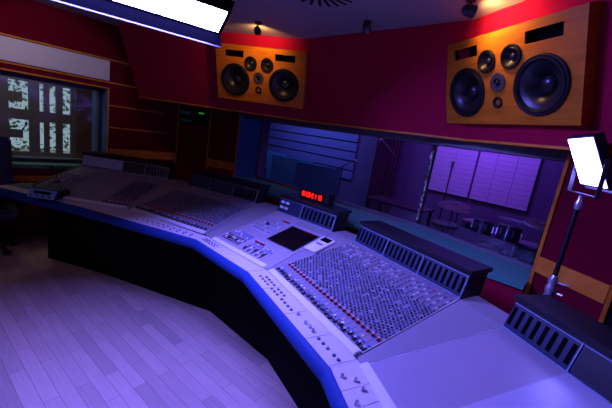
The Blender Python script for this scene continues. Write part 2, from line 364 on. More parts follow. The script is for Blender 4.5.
def monitor(c, n, label, dy=0):
    n = Vector(n).normalized(); xax = Vector((0,0,1)).cross(-n).normalized()
    xax = -xax if xax.dot(Vector((0,0,1)).cross(n)) < 0 else xax
    M = frame(Vector(c), xax, -n)       # local x along the baffle, y into the wall, z up
    root = empty('studio_monitor', M, label, 'loudspeaker', 'main monitors in the soffit')
    X0, X1, Z0, Z1 = -SW/2, SW/2, -SH/2, SH/2
    def ux(u): return X0 + u*SW
    def vz(v): return Z1 - v*SH
    xs = [X0, ux(.11), ux(.322), ux(.672), ux(.888), X1]; zs = [vz(.205), vz(.088)]
    b = MB()
    # round apertures are covered by the driver rims; rectangular slots are true recesses
    R_ = .165*SW
    holes = [(ux(.222), vz(.615), R_*.93), (ux(.775), vz(.615), R_*.93), (ux(.402), vz(.293), .065), (ux(.585), vz(.293), .065)]
    bm = bmesh.new()
    def front_face():
        # front skin made by filling between outer rectangle, slots and driver circles
        def loop(pts):
            v = [bm.verts.new((x, 0, z)) for x, z in pts]
            return [bm.edges.new((v[i], v[(i+1) % len(v)])) for i in range(len(v))]
        e = loop([(X0, Z0), (X1, Z0), (X1, Z1), (X0, Z1)])
        for a, bb in ((xs[1], xs[2]), (xs[3], xs[4])): e += loop([(a, zs[0]), (bb, zs[0]), (bb, zs[1]), (a, zs[1])])
        for hx, hz, hr in holes: e += loop([(hx+hr*math.cos(2*PI*k/40), hz+hr*math.sin(2*PI*k/40)) for k in range(40)])
        bmesh.ops.triangle_fill(bm, use_beauty=True, use_dissolve=False, edges=e)
    front_face()
    me = D.meshes.new('cabinet'); bm.to_mesh(me); bm.free()
    vs = [tuple(v.co) for v in me.vertices]; fs = [tuple(p.vertices) for p in me.polygons]; D.meshes.remove(me)
    b.poly(vs, fs)
    # sides, back
    b.poly([(X0,0,Z0),(X1,0,Z0),(X1,0,Z1),(X0,0,Z1),(X0,SDp,Z0),(X1,SDp,Z0),(X1,SDp,Z1),(X0,SDp,Z1)], [(0,1,5,4),(1,2,6,5),(2,3,7,6),(3,0,4,7),(4,5,6,7)])
    cab = b.build('cabinet', CHERRY, root)
    for a, bb in ((xs[1], xs[2]), (xs[3], xs[4])):
        z0, z1 = zs
        MB().poly([(a,0,z0),(bb,0,z0),(bb,0,z1),(a,0,z1),(a,.012,z0),(bb,.012,z0),(bb,.012,z1),(a,.012,z1)], [(0,1,5,4),(1,2,6,5),(2,3,7,6),(3,0,4,7)], CHERRY).poly(
            [(a,.012,z0),(bb,.012,z0),(bb,.012,z1),(a,.012,z1),(a,.08,z0),(bb,.08,z0),(bb,.08,z1),(a,.08,z1)], [(0,1,5,4),(1,2,6,5),(2,3,7,6),(3,0,4,7),(4,5,6,7)], BLACKM).build('slot_port', None, root)
    driver(root, 'woofer', ux(.222), vz(.615), R_); driver(root, 'woofer', ux(.775), vz(.615), R_)
    driver(root, 'midrange_driver', ux(.402), vz(.293), .077); driver(root, 'midrange_driver', ux(.585), vz(.293), .077)
    driver(root, 'tweeter', ux(.49), vz(.535), .062); driver(root, 'supertweeter', ux(.49), vz(.755), .040)
    return root
for nm, cc, nn, lb in (('l', CL, NL, 'large orange wood studio monitor on the left soffit, beside the ceiling light bank'),
                   ('r', CR, NR, 'large orange wood studio monitor on the right soffit, above the lit LED panel')):
    monitor(cc, nn, lb)

# ------------------------------------------------------------------ ceiling things
def spotlight(base, aim, head_z, label, lit):
    root = empty('ceiling_spotlight', T(*base), label, 'spotlight', 'small ceiling spotlights')
    MB().lathe([(.0, .0), (.035, .0), (.035, -.018), (.028, -.024), (0, -.024)], 24).build('ceiling_mount', DARKMETAL, root, None, 0, True)
    hd_ = Vector((0, 0, head_z)); d = (Vector(aim) - Vector(base) - hd_).normalized()
    MB().tube([(0, 0, -.02), (0, 0, head_z*.55), (.018, .0, head_z*.8), hd_], .008, 10).build('arm', DARKMETAL, root, None, 0, True)
    q = d.to_track_quat('Z', 'Y').to_matrix().to_4x4(); Mh = T(*hd_) @ q
    h = MB().lathe([(0, -.045), (.02, -.043), (.03, -.03), (.036, .0), (.038, .035), (.032, .036), (.030, .012), (0, .010)], 28).build('lamp_head', DARKMETAL, root, Mh, 0, True)
    MB().lathe([(0, .013), (.029, .014), (.029, .017), (0, .018)], 20).build('lamp_lens', emat('warm_lamp', (1., .5, .2), 6.) if lit else KNOBP, h)
    if lit:
        L = D.lights.new('warm_spot', 'SPOT'); L.energy = lit; L.color = (1., .50, .17); L.spot_size = 2.5; L.spot_blend = .9; L.shadow_soft_size = .03
        lo = D.objects.new('lamp_beam', L); COL.objects.link(lo); lo.parent = h; lo.matrix_local = T(0, 0, .05) @ RX(PI)
spotlight((-2.93, 2.14, CZ), (-3.22, 2.40, 2.70), -.075, 'small ceiling spotlight lighting the left monitor from above', 11.)
spotlight((-1.85, 2.47, CZ), (-1.9, 2.9, 2.3), -.05, 'small unlit ceiling spotlight at the middle of the red soffit', 0)
spotlight((-.96, 2.33, CZ), (-.72, 2.60, 2.70), -.075, 'small ceiling spotlight lighting the right monitor from above', 15.)
# swirl diffuser vent
vr = empty('ceiling_vent', T(-1.83, 1.80, CZ) @ RZ(.12), 'square ceiling air vent with radiating dark slots', 'vent')
MB().box((-.33, -.33, -.014), (.33, .33, 0)).build('face_plate', CEIL, vr, None, .003)
for k in range(24):
    a = 2*PI*k/24
    MB().box((.09, -.011, -.018), (.285, .011, -.0145)).build('slot', BLACKM, vr, RZ(a))
# ceiling tile joints
for i, (a, b) in enumerate((((-1.72, 1.99), (-1.95, 2.64)), ((-3.9, .9), (-3.45, 2.2)))):
    trim((a[0], a[1], CZ-.002), (b[0], b[1], CZ-.002), .008, .006, mt=CEIL)

# hanging fluorescent light bank
Lx = Vector((.222, .975, 0)).normalized()
BR = Vector((-2.179, 1.269, 2.38)); Wd = Vector((.198, -.045, .118)).normalized()
Nf = Lx.cross(Wd); Nf = -Nf if Nf.z > 0 else Nf
# local frame: x = width (rising), y = along the bank towards the wall, z = back of the lamp
Mf = frame(BR, Wd, Lx)
if (Mf.to_3x3() @ Vector((0, 0, 1))).z < 0: raise ValueError
FW, FL = .192, .97
fx = empty('fluorescent_light_bank', Mf, 'long fluorescent light bank with barn doors hung from the ceiling, lit violet white', 'light fixture')
hs = MB().box((-.012, -FL-.02, .006), (FW+.012, .02, .065), BLUEH)
for a, b in (((-.012, -FL-.02, -.012), (0, .02, .006)), ((FW, -FL-.02, -.012), (FW+.012, .02, .006)), ((0, 0, -.012), (FW, .02, .006)), ((0, -FL-.02, -.012), (FW, -FL, .006))): hs.box(a, b, BLUEH)
hs.build('housing', None, fx)
MB().box((0, -FL, -.004), (FW, 0, .004)).build('diffuser', LIT, fx)
MB().box((-.003, -FL-.02, -.092), (.003, .02, 0), BLUEH).box((-.005, -FL-.02, -.099), (.005, .02, -.090), DARKMETAL).build('barn_door', None, fx, T(-.010, 0, -.008) @ RY(.15))
MB().box((-.003, -FL-.02, -.065), (.003, .02, 0)).build('barn_door', BLUEH, fx, T(FW+.010, 0, -.008) @ RY(-1.9), .001)
for yy in (-.2, -.6):
    p = Mf.inverted() @ Vector((0,0,0))
    base = Mf @ Vector((FW*.5, yy, .065)); top = Vector((base.x, base.y, CZ))
    iv = Mf.inverted()
    MB().tube([iv @ base, iv @ top], .012, 10).build('hanger', DARKMETAL, fx)

# ------------------------------------------------------------------ mixing console
CO = Vector((-2.05, 1.9, 0))
con = empty('mixing_console', T(*CO), 'long curved grey mixing console with knobs, faders and black meter bridges', 'mixing console')
DEP = .75; ZF = .82; ZB = 1.004; TILT = math.atan2(ZB-ZF, DEP)
SEG = {  # front right/left corner, direction, width
    'A': dict(P=(-4.232, .441), th=41.07, w=1.097, dep=.856),
    'B': dict(P=(-3.368, 1.185), th=18.01, w=.957),
    'C': dict(P=(-2.342, 1.471), th=2.58, w=.709),
    'D': dict(P=(-1.606, 1.501), th=-14.44, w=.966),
    'E': dict(P=(-.625, 1.227), th=-31.45, w=1.30)}
for k, s in SEG.items():
    th = math.radians(s['th']); s['t'] = th
    s['d'] = Vector((math.cos(th), math.sin(th), 0)); s['n'] = Vector((-math.sin(th), math.cos(th), 0))
    s['FL'] = Vector((*s['P'], 0)); s['FR'] = s['FL'] + s['d']*s['w']
    dp = s['dep'] = s.get('dep', DEP); s['tilt'] = math.atan2(ZB-ZF, dp); s['sl'] = math.hypot(ZB-ZF, dp)
    s['BL'] = s['FL'] + s['n']*dp; s['BR'] = s['FR'] + s['n']*dp
    s['M'] = T(*(s['FL'] - CO)) @ RZ(th) @ T(0, 0, ZF) @ RX(s['tilt'])      # tilted panel frame in console space
    s['M0'] = T(*(s['FL'] - CO)) @ RZ(th)                               # level frame
SL = DEP/math.cos(TILT)
banks = {}
for k, s in SEG.items():
    mt = {'A': DESKD, 'B': STRIPB, 'C': DESK, 'D': STRIPD, 'E': DESK}[k]
    bm_ = MB().prism([(0, .17), (.30, 0), (s['w'], 0), (s['w'], s['sl']), (0, s['sl'])], -.10, 0) if k == 'A' else MB().box((0, 0, -.10), (s['w'], s['sl'], 0))
    banks[k] = bm_.build('channel_bank' if k in 'ABD' else ('master_section' if k == 'C' else 'blank_panel'), mt, con, s['M'], .0015)
# wedge panels between the banks
keys = 'ABCDE'
def C3(p, z): return (p.x-CO.x, p.y-CO.y, z)
for a, b in zip(keys, keys[1:]):
    A_, B_ = SEG[a], SEG[b]; e = .003
    pts = [A_['FR']+A_['d']*e, B_['FL']-B_['d']*e, B_['BL']-B_['d']*e, B_['BL']-B_['d']*e+B_['n']*.17, A_['BR']+A_['d']*e+A_['n']*.17, A_['BR']+A_['d']*e]
    zz = [ZF-.002, ZF-.002, ZB-.002, ZB-.002, ZB-.002, ZB-.002]
    MB().prism([(p.x-CO.x, p.y-CO.y) for p in pts], [z-.10 for z in zz], zz).build('corner_panel', DESKD, con)
# armrest with a padded nose, one length per bank
fr = [Vector(p+(0,)) for p in [(-4.60, .27), (-3.60, .83), (-2.42, 1.375), (-1.695, 1.385), (-.71, 1.115), (.45, .40)]]
def inner(i):
    F = [SEG['A']['FL']+SEG['A']['n']*.17-SEG['A']['d']*.30, (SEG['A']['FR']+SEG['B']['FL'])/2, (SEG['B']['FR']+SEG['C']['FL'])/2, (SEG['C']['FR']+SEG['D']['FL'])/2, (SEG['D']['FR']+SEG['E']['FL'])/2, SEG['E']['FR']]
    return F[i]
def nrm2(i):
    a = fr[max(i-1, 0)]; b = fr[min(i+1, 5)]; d = (b-a).normalized(); return Vector((d.y, -d.x, 0))
arm = []
for i in range(5):
    p, q = fr[i], fr[i+1]; ip, iq = inner(i), inner(i+1)
    o = MB().prism([(p.x-CO.x, p.y-CO.y), (q.x-CO.x, q.y-CO.y), (iq.x-CO.x, iq.y-CO.y), (ip.x-CO.x, ip.y-CO.y)], .765, [.800, .800, .816, .816]).build('armrest', ARM, con, None, .001)
    arm.append(o)
    n0, n1 = nrm2(i), nrm2(i+1)
    prof = [(0, .800), (.016, .796), (.036, .770), (.041, .750), (.034, .727), (-.02, .705), (-.03, .765)]
    vs = []
    for pt, nn in ((p, n0), (q, n1)):
        for o_, z in prof: vs.append((pt.x+nn.x*o_-CO.x, pt.y+nn.y*o_-CO.y, z))
    m = len(prof)
    MB().poly(vs, [tuple(range(m)), tuple(range(m, 2*m))[::-1]] + [(j, m+j, m+(j+1) % m, (j+1) % m) for j in range(m)]).build('padded_nose', NOSE, con, None, 0, True)
# base cabinet (black)
fb = [p - nrm2(i)*.0 for i, p in enumerate(fr)]
bb = [SEG[k][e] for k in keys for e in ('BL', 'BR')]
pts = [(p.x - nrm2(i).x*.27 - CO.x, p.y - nrm2(i).y*.27 - CO.y) for i, p in enumerate([fr[0].lerp(fr[1], .32)] + fr[1:])] + [(p.x-CO.x, p.y-CO.y) for p in bb[:0:-1] + [bb[0] + SEG['A']['d']*.2]]
MB().prism(pts, 0, .715).build('base_cabinet', BLACKM, con)
MB().prism([(p.x-CO.x, p.y-CO.y) for p in [SEG['A']['FL']+SEG['A']['n']*.17, SEG['A']['BL'], SEG['A']['BL']-SEG['A']['d']*.02, SEG['A']['FL']+SEG['A']['n']*.17-SEG['A']['d']*.02]], .7, [.866, 1.01, 1.01, .866]).build('end_cheek', BLACK, con)
ei = SEG['A']
MB().prism([(p.x-CO.x, p.y-CO.y) for p in [ei['FL']-ei['d']*.30+ei['n']*.17, ei['FL']-ei['d']*.024+ei['n']*.17, ei['BL']-ei['d']*.024-ei['n']*.25, ei['FL']-ei['d']*.30+ei['n']*.35]], .74, .814).build('side_shelf', BLACK, con)

# hand rests (pale strips), faders, buttons and knobs
for k, (a, b) in {'A': (.30, 1.09), 'B': (.0, .94), 'C': (.015, .68), 'D': (.0, .955), 'E': (.0, 1.27)}.items():
    MB().box((a, -.012, -.004), (b, .034, .012)).build('hand_rest', REST, banks[k], T(0, 0, 0), .004)
CH = .0402
def fader_mesh():
    return MB().poly([(-.009,-.013,0),(.009,-.013,0),(.009,.013,0),(-.009,.013,0),(-.008,-.012,.012),(.008,-.012,.012),(.008,.012,.012),(-.008,.012,.012),
        (-.007,-.004,.008),(.007,-.004,.008),(.007,.004,.008),(-.007,.004,.008)],
        [(0,3,2,1),(0,1,5,4),(1,2,6,5),(2,3,7,6),(3,0,4,7),(4,5,9,8),(6,7,11,10),(5,6,10,9),(7,4,8,11),(8,9,10,11)])
def knob_mb(r, h, body, top, seg=10):
    m = MB(); m.lathe([(r*1.25, 0), (r*1.25, h*.2), (r, h*.3), (r*.9, h*.93), (r*.8, h)], seg, body)
    m.lathe([(r*.78, h), (r*.74, h*1.04), (0, h*1.05)], seg, top); m.box((-r*.1, -r*.9, h*1.05), (r*.1, -r*.2, h*1.09), KNOBP); return m
fd = fader_mesh().mesh('fader_cap', KNOBD, .001); fdb = fader_mesh().mesh('fader_cap', KNOBB, .001); fdw = fader_mesh().mesh('fader_cap', CAPW, .001)
def put(me, name, parent, M):
    o = D.objects.new(name, me); COL.objects.link(o); o.parent = parent; o.matrix_local = M; return o
rb = MB().lathe([(.0115, 0), (.0115, .008), (.009, .014), (.004, .017), (0, .0175)], 12, KNOBR).lathe([(.0062, .0165), (.005, .020), (0, .021)], 10, mat('pink_cap', (.85, .55, .55), .3)).mesh('red_button', None, 0, True)
wb = MB().box((-.008, -.0075, 0), (.008, .0075, .007)).mesh('routing_button', CAPW, .0015)
bbn = MB().box((-.008, -.006, 0), (.008, .006, .006)).mesh('routing_button', KNOBB, .0015)
slotm = MB()
def bankfill(key, x0, n, fader=True):
    pk = banks[key]
    for i in range(n):
        x = x0 + CH*(i+.5)
        put(fd, 'fader_cap', pk, T(x, .055 + .012*random.random(), .001))
        put(random.choice((bbn, bbn, wb)), 'routing_button', pk, T(x+random.uniform(-.003, .003), .088, .001))
        put(rb, 'red_button', pk, T(x, .155, .001))
bankfill('D', 0, 24); bankfill('B', -.005, 23); bankfill('A', .80, 7)
# lit channel buttons near the faders
for i in (2, 5, 9, 13, 17, 21): put(MB().lathe([(.0045, 0), (.0045, .004), (0, .005)], 10).mesh('status_light', emat('amber_light', (1., .45, .22), .9)), 'status_light', banks['D'], T(CH*(i+.5)+.012, .112, .001))
# rotary knobs: the hundred nearest in the right hand bank one by one, all others as one piece
variants = [knob_mb(.0057, .013, KNOBG, KNOBB), knob_mb(.0057, .013, KNOBD, KNOBG), knob_mb(.0057, .013, KNOBG, KNOBG), knob_mb(.0054, .012, KNOBD, KNOBP)]
vmesh = [v.mesh('knob', None) for v in variants]
rest = MB(); cnt = 0
def knob_grid(key, x0, n, y0, rows, pitch, near=False):
    global cnt
    for r in range(rows):
        for i in range(n):
            for j in (0, 1):
                x = x0 + CH*(i + (.27 if j == 0 else .73)); y = y0 + pitch*r + (.0 if j == 0 else pitch*.5)
                if random.random() < .10: continue
                v = random.choices((0, 1, 2, 3), (4, 4, 3, 1.2))[0]
                M = T(x, y, 0) @ RZ(random.uniform(-2.2, 2.2))
                if near and i >= 18 and r < 9 and cnt < 100:
                    put(vmesh[v], 'knob', banks[key], M); cnt += 1
                else:
                    W_ = SEG[key]['M'] @ M; src = variants[v]; b0 = len(rest.v)
                    for q in src.v: rest.v.append(tuple(W_ @ Vector(q)))
                    mp = [rest.slot(q) for q in src.slots]
                    for f_, mi in zip(src.f, src.m): rest.f.append(tuple(a+b0 for a in f_)); rest.m.append(mp[mi])
knob_grid('D', 0, 24, .185, 15, .0258, True)
knob_grid('B', -.005, 23, .195, 16, .0255)
knob_grid('A', .80, 7, .195, 18, .0265)
knob_grid('A', .02, 8, .18, 5, .085)
tag(rest.build('knob_field', None, con), None, None, None, 'stuff')
# small buttons in the rear zone of the right bank
rz = MB()
for i in range(24):
    for r in range(5):
        x = CH*(i+.5); y = .585+.032*r; rz.box((x-.004, y-.009, 0), (x+.006, y+.009, .006), random.choice((KNOBP, KNOBG, KNOBG, KNOBG)))
tag(rz.build('rear_buttons', None, banks['D']), None, None, None, 'stuff')

# master section
pk = banks['C']
MB().box((.36, .30, .0005), (.68, .622, .004)).build('screen_bezel', BLACK, pk, None, .001)
MB().box((.372, .312, .0042), (.668, .61, .006)).build('screen', SCREEN, pk)
def bar(x, y, l, ang, mt, w=.006, h=.006, name='fader_slot'):
    return MB().box((0, -w/2, 0), (l, w/2, h)).build(name, mt, pk, T(x, y, .0005) @ RZ(ang))
for i in range(8):
    bar(.045+.03*i, .075, .10, PI/2, BLACK); put((fdw, fdw, fd)[i % 3], 'fader_cap', pk, T(.045+.03*i, .095+.055*random.random(), .004))
for i in range(5):
    bar(.35+.05*i, .06, .085, PI/2, BLACK); put((fd, fdw)[i % 2], 'fader_cap', pk, T(.35+.05*i, .08+.045*random.random(), .004))
for r in range(3):
    for i in range(9): put((wb, bbn, bbn)[random.randrange(3)], 'routing_button', pk, T(.05+.026*i, .20+.022*r, .001))
for r in range(2):
    for i in range(8): put((bbn, wb)[random.random() < .3], 'routing_button', pk, T(.36+.03*i, .165+.022*r, .001))
for i in range(6): put(rb, 'red_button', pk, T(.335+.018*i, .215, .001))
put(wb, 'jog_button', pk, Matrix.Diagonal((1, 1, 1, 1)) @ T(.30, .12, .001))
MB().box((.06, .36, .0005), (.33, .365, .002)).build('printed_line', KNOBP, pk)
MB().box((.06, .46, .0005), (.31, .464, .002)).build('printed_line', KNOBP, pk)
for r in range(4):
    for i in range(7): put(wb if (r*7+i) % 5 == 0 else bbn, 'routing_button', pk, T(.07+.036*i, .39+.06*r, .001))
for i in range(4): put(rb, 'red_button', pk, T(.23+.02*i, .64, .001))
MB().lathe([(.016, 0), (.015, .02), (.013, .022), (0, .022)], 20).build('monitor_knob', KNOBD, pk, T(.16, .50, .001), 0, True)
MB().box((.34, .67, .0005), (.70, .745, .003)).build('rear_plate', DESKD, pk)

# left end section: printed lines
for y in (.20, .33, .46, .58, .70): MB().box((.03, y, .0004), (.34, y+.006, .002)).build('printed_line', KNOBG, banks['A'])
# hairline seams on the blank panels at the right and on the armrest
MB().box((-.0015, .034, .0003), (.0015, SL-.005, .0022)).build('seam', REST, banks['E'], T(.006, 0, 0))
MB().box((-.0015, .034, .0003), (.0015, SL-.005, .0022)).build('seam', REST, banks['D'], T(SEG['D']['w']-.004, 0, 0))
MB().box((.33, .034, .0003), (1.295, SL-.004, .006)).build('raised_panel', mat('console_satin', (.46, .45, .50), .28), banks['E'], None, .001)

# armrest knobs and buttons (world positions measured along the rest)
chrome = MB().lathe([(.011, 0), (.011, .003), (.0085, .006), (.0085, .018), (.006, .022), (0, .0225)], 16).mesh('chrome_knob', mat('satin_silver', (.75, .75, .77), .3, metal=.25), 0, True)
flat = MB().lathe([(.0095, 0), (.0095, .005), (.007, .008), (0, .008)], 14).mesh('armrest_button', KNOBG, 0, True)
def armz(i, p):
    a, b = fr[i], inner(i); d = (b-a).length; return .8 + .016*min(1, max(0, (p-a).dot((b-a).normalized())/d)) - .001
def armat(i, t, s):
    p = fr[i].lerp(fr[i+1], t); q = inner(i).lerp(inner(i+1), t); r = p.lerp(q, s); return T(r.x-CO.x, r.y-CO.y, .8+.016*s)
for t, s in ((.045, .22), (.075, .55), (.115, .62), (.155, .25), (.182, .28), (.215, .30), (.25, .55), (.29, .3)): put(chrome, 'chrome_knob', arm[4], armat(4, t, s))
for t, s in ((.66, .45), (.70, .48), (.735, .45), (.57, .48)): put(chrome, 'chrome_knob', arm[3], armat(3, t, s))
for t in (.08, .12, .16, .20, .26, .30, .34, .40, .44, .48, .52): 
    put(flat, 'armrest_button', arm[3], armat(3, t, .38)); put(flat, 'armrest_button', arm[3], armat(3, t+.02, .62)) if t < .36 else None
for t in (.80, .84, .88, .93, .965): put(flat, 'armrest_button', arm[3], armat(3, t, .42))
for t in (.05, .09, .13, .18, .23, .28): put(flat, 'armrest_button', arm[2], armat(2, t, .62)); put(flat, 'armrest_button', arm[2], armat(2, t, .38))
for t in (.40, .45, .50, .56, .61, .66, .72, .78, .84, .9): put(flat, 'armrest_button', arm[1], armat(1, t, .55)); put(flat, 'armrest_button', arm[1], armat(1, t+.015, .32))
for i, ts in ((3, (.25, .55, .78, .985)), (4, (.10, .17, .24, .31)), (2, (.33, .98)), (1, (.3, .7))):
    for t in ts:
        p = fr[i].lerp(fr[i+1], t); q = inner(i).lerp(inner(i+1), t); d = q-p
        M = T(p.x-CO.x, p.y-CO.y, .8) @ RZ(math.atan2(d.y, d.x)); MB().poly([(0, -.0008, .0002), (d.length, -.0008, .0162), (d.length, .0008, .0162), (0, .0008, .0002), (0, -.0008, .0012), (d.length, -.0008, .0172), (d.length, .0008, .0172), (0, .0008, .0012)], [(0,1,2,3),(7,6,5,4),(0,4,5,1),(3,2,6,7),(0,3,7,4),(1,5,6,2)]).build('seam', KNOBG, arm[i], M)

# meter bridges
MH = .147; LEAN = .042; TOPD = .25
def bridge(key, x0, x1, parts):
    s = SEG[key]
    M = s['M0'] @ T(0, s['dep'], ZB)
    body = MB().section([(0, -.10), (0, 0), (LEAN, MH), (TOPD-.02, MH), (TOPD-.06, -.10)], x0, x1).build('meter_bridge', BLACK, con, M)
    MB().box((x0-.012, LEAN-.015, MH), (x1+.012, TOPD, MH+.028)).build('bridge_top', mat('bridge_top_black', (.012, .012, .014), .38), body, None, .003)
    Mf_ = T(0, 0, 0) @ Matrix(((1,0,0,0),(0,LEAN/math.hypot(LEAN, MH),-MH/math.hypot(LEAN, MH),0),(0,MH/math.hypot(LEAN, MH),LEAN/math.hypot(LEAN, MH),0),(0,0,0,1)))
    H_ = math.hypot(LEAN, MH)   # face frame: x along, y up the face, z out towards the operator
    MB().box((x0, .0, .0), (x1, .007, .012)).build('edge_strip', METERF, body, Mf_, .002)
    for (a, b, kind) in parts:
        MB().box((a+.004, .010, .0), (b-.004, H_-.012, .006)).build('meter_panel', METER, body, Mf_, .002)
        MB().box((b-.004, .008, 0), (b+.001, H_-.010, .009)).build('divider', METERF, body, Mf_)
        MB().box((a+.004, H_-.016, .004), (b-.004, H_-.0125, .0075)).build('edge_strip', METERF, body, Mf_)
        if kind == 'slots':
            w = (b-a)/8
            for i in range(8): MB().box((a+w*(i+.5)-w*.24, .028, .004), (a+w*(i+.5)+w*.24, H_-.030, .0075)).build('meter', SCREEN, body, Mf_, .001)
        elif kind == 'blank':
            MB().box((a+.02, .024, .004), (b-.02, H_-.026, .007)).build('blank_plate', mat('dark_blue_plate', (.03, .045, .08), .4), body, Mf_, .001)
        elif kind == 'pale':
            MB().box((a+.008, .016, .004), (b-.008, H_-.018, .007)).build('blank_plate', mat('pale_blue_plate', (.42, .52, .60), .5), body, Mf_, .001)
        elif kind == 'dark':
            MB().box((a+.012, .018, .004), (b-.012, H_-.020, .007)).build('blank_plate', BLACK, body, Mf_, .001)
        elif kind == 'buttons':
            for r in (0, 1):
                for i in (0, 1): MB().box((a+.03+.062*i, .042+.052*r, .005), (a+.075+.062*i, .066+.052*r, .012)).build('meter_button', CAPW, body, Mf_, .002)
    return body
bA = bridge('A', 0, 1.097, [(.0, .52, 'pale'), (.52, .80, 'dark'), (.80, 1.09, 'slots')])
bB = bridge('B', -.02, .945, [(-.02, .29, 'blank'), (.29, .63, 'blank'), (.63, .94, 'slots')])
bC = bridge('C', -.01, .695, [(-.01, .30, 'buttons'), (.30, .69, 'slots')])
bD = bridge('D', 0, .966, [(0, .322, 'slots'), (.322, .644, 'slots'), (.644, .962, 'slots')])
bE = bridge('E', 0, 1.30, [(.0, .33, 'slots'), (.33, 1.29, 'dark')])

# ------------------------------------------------------------------ things on the console
# timecode display
sC = SEG['C']; Mtc = T(*sC['FL']) @ RZ(sC['t']+.02) @ T(.185, DEP+.095, ZB+MH+.028)
tc_ = empty('timecode_display', Mtc, 'black timecode box with red glowing digits on the middle meter bridge', 'clock')
MB().box((0, 0, .006), (.355, .11, .108)).build('case', BLACK, tc_, None, .006)
for q in (.03, .31): MB().box((q, .02, 0), (q+.03, .09, .006)).build('foot', RUBBER, tc_)
MB().box((.015, -.004, .022), (.31, .001, .094)).build('display_window', SCREEN, tc_, None, .001)
SEGS = {'0': 'abcdef', '1': 'bc', '2': 'abged', '8': 'abcdefg', '5': 'afgcd', '3': 'abgcd', '4': 'fgbc'}
def digit(ch, x):
    w, h, t = .0215, .050, .006; z0 = .033; m = MB()
    R = {'a': (0, h-t, w, h), 'd': (0, 0, w, t), 'g': (0, h/2-t/2, w, h/2+t/2), 'f': (0, h/2, t, h), 'e': (0, 0, t, h/2), 'b': (w-t, h/2, w, h), 'c': (w-t, 0, w, h/2)}
    for s in SEGS[ch]:
        a, b, c, d = R[s]; m.box((x+a, -.0065, z0+b), (x+c, -.0042, z0+d))
    m.build('digit', REDLED, tc_)
x = .024
for ch in '10:00:01:10':
    if ch == ':':
        MB().box((x, -.0065, .042), (x+.005, -.0042, .048)).box((x, -.0065, .060), (x+.005, -.0042, .066)).build('colon', REDLED, tc_); x += .0095
    else: digit(ch, x); x += .0295
# small white remote beside the screen
Mr = SEG['C']['M'] @ T(.712, .385, .003) @ RZ(-.04) ; Mr = T(*CO) @ Mr
rm = empty('desk_remote', Mr @ RZ(.0), 'small white desk remote with a dark display right of the console screen', 'remote control')
MB().box((0, 0, .001), (.125, .245, .020)).build('body', CAPW, rm, None, .005)
MB().box((.02, .165, .020), (.11, .23, .0225)).build('display', SCREEN, rm, None, .001)
MB().box((.03, .105, .020), (.10, .125, .024)).build('button', KNOBG, rm, None, .002)
for i in (0, 1, 2): MB().box((.022+.03*i, .04, .020), (.042+.03*i, .065, .0235)).build('button', CAPW, rm, None, .002)
# angled little unit at the left end
Mu = T(-4.02, .475, .818) @ RZ(math.radians(42))
un = empty('desktop_controller', Mu, 'small black desktop unit with a tilted blue front on the left console end', 'desktop unit')
MB().section([(-.02, 0), (.09, .0), (.20, .027), (.19, .085), (.04, .085)], 0, .27).build('case', BLACK, un, None, .004)
Mfc = T(0, -.02, 0) @ RX(math.atan2(.085, .06))
MB().box((.004, .006, .0), (.266, .098, .005)).build('front_panel', mat('blue_front', (.16, .34, .58), .3), un, Mfc, .002)
MB().box((.05, .05, .005), (.215, .078, .007)).build('display', SCREEN, un, Mfc)
for i in range(4): MB().lathe([(.009, 0), (.008, .012), (0, .013)], 12).build('knob', KNOBD, un, Mfc @ T(.04+.06*i, .025, .005), 0, True)
# thin gooseneck mic at the left end
gp = T(*CO) @ SEG['A']['M'] @ T(.13, .33, 0)
gm = empty('gooseneck_microphone', gp, 'thin dark gooseneck microphone standing on the left end of the console', 'microphone')
MB().lathe([(.03, 0), (.03, .012), (.02, .022), (0, .022)], 20).build('base', DARKMETAL, gm, None, 0, True)
MB().tube([(0, 0, .02), (0, 0, .09), (.0, -.015, .14), (0, -.035, .17)], .004, 8).build('gooseneck', DARKMETAL, gm, None, 0, True)
MB().tube([(0, -.035, .17), (0, -.05, .185), (0, -.07, .20)], [.007, .012, .008], 12).build('capsule', RUBBER, gm, None, 0, True)

# ------------------------------------------------------------------ LED lamp on its stand
SP = Vector((-.122, 2.30, 0))
st = empty('light_stand', T(*SP), 'black light stand with chrome joints behind the right meter bridge', 'light stand')
for k in range(3):
    a = 2*PI*k/3 + .5; c, s_ = math.cos(a)*.16, math.sin(a)*.16
    MB().tube([(0.012*math.cos(a), .012*math.sin(a), .42), (c, s_, .02), (c*1.06, s_*1.06, .008)], .009, 8).build('leg', DARKMETAL, st, None, 0, True)
MB().tube([(0, 0, .05), (0, 0, 1.16)], .017, 14).build('lower_tube', STEEL, st, None, 0, True)
MB().tube([(0, 0, 1.20), (0, 0, 1.66)], .0125, 14).build('upper_tube', BLACK, st, None, 0, True)
MB().lathe([(.0, 1.09), (.022, 1.09), (.026, 1.11), (.022, 1.125), (.027, 1.14), (.027, 1.165), (.021, 1.175), (.024, 1.20), (.018, 1.225), (.014, 1.235), (0, 1.235)], 20).build('collar', STEEL, st, None, 0, True)
MB().tube([(.02, 0, 1.20), (.05, -.01, 1.20), (.075, -.015, 1.205)], [.006, .007, .004], 10).build('tightening_knob', STEEL, st, None, 0, True)
MB().tube([(.02, 0, 1.135), (.06, -.012, 1.14)], [.005, .008], 10).build('tightening_knob', STEEL, st, None, 0, True)
MB().lathe([(0, 1.62), (.012, 1.62), (.016, 1.635), (.016, 1.66), (.010, 1.675), (.010, 1.70), (0, 1.70)], 18).build('spigot', STEEL, st, None, 0, True)
LW, LH = .282, .258
zc = Vector((-.143, 2.28, 1.875)); yaw_, tl_ = -1.143, .49
xl = Vector((math.cos(yaw_), math.sin(yaw_), 0)); n0 = Vector((math.sin(yaw_), -math.cos(yaw_), 0))
zl = -(n0*math.cos(tl_) - Vector((0, 0, math.sin(tl_))))
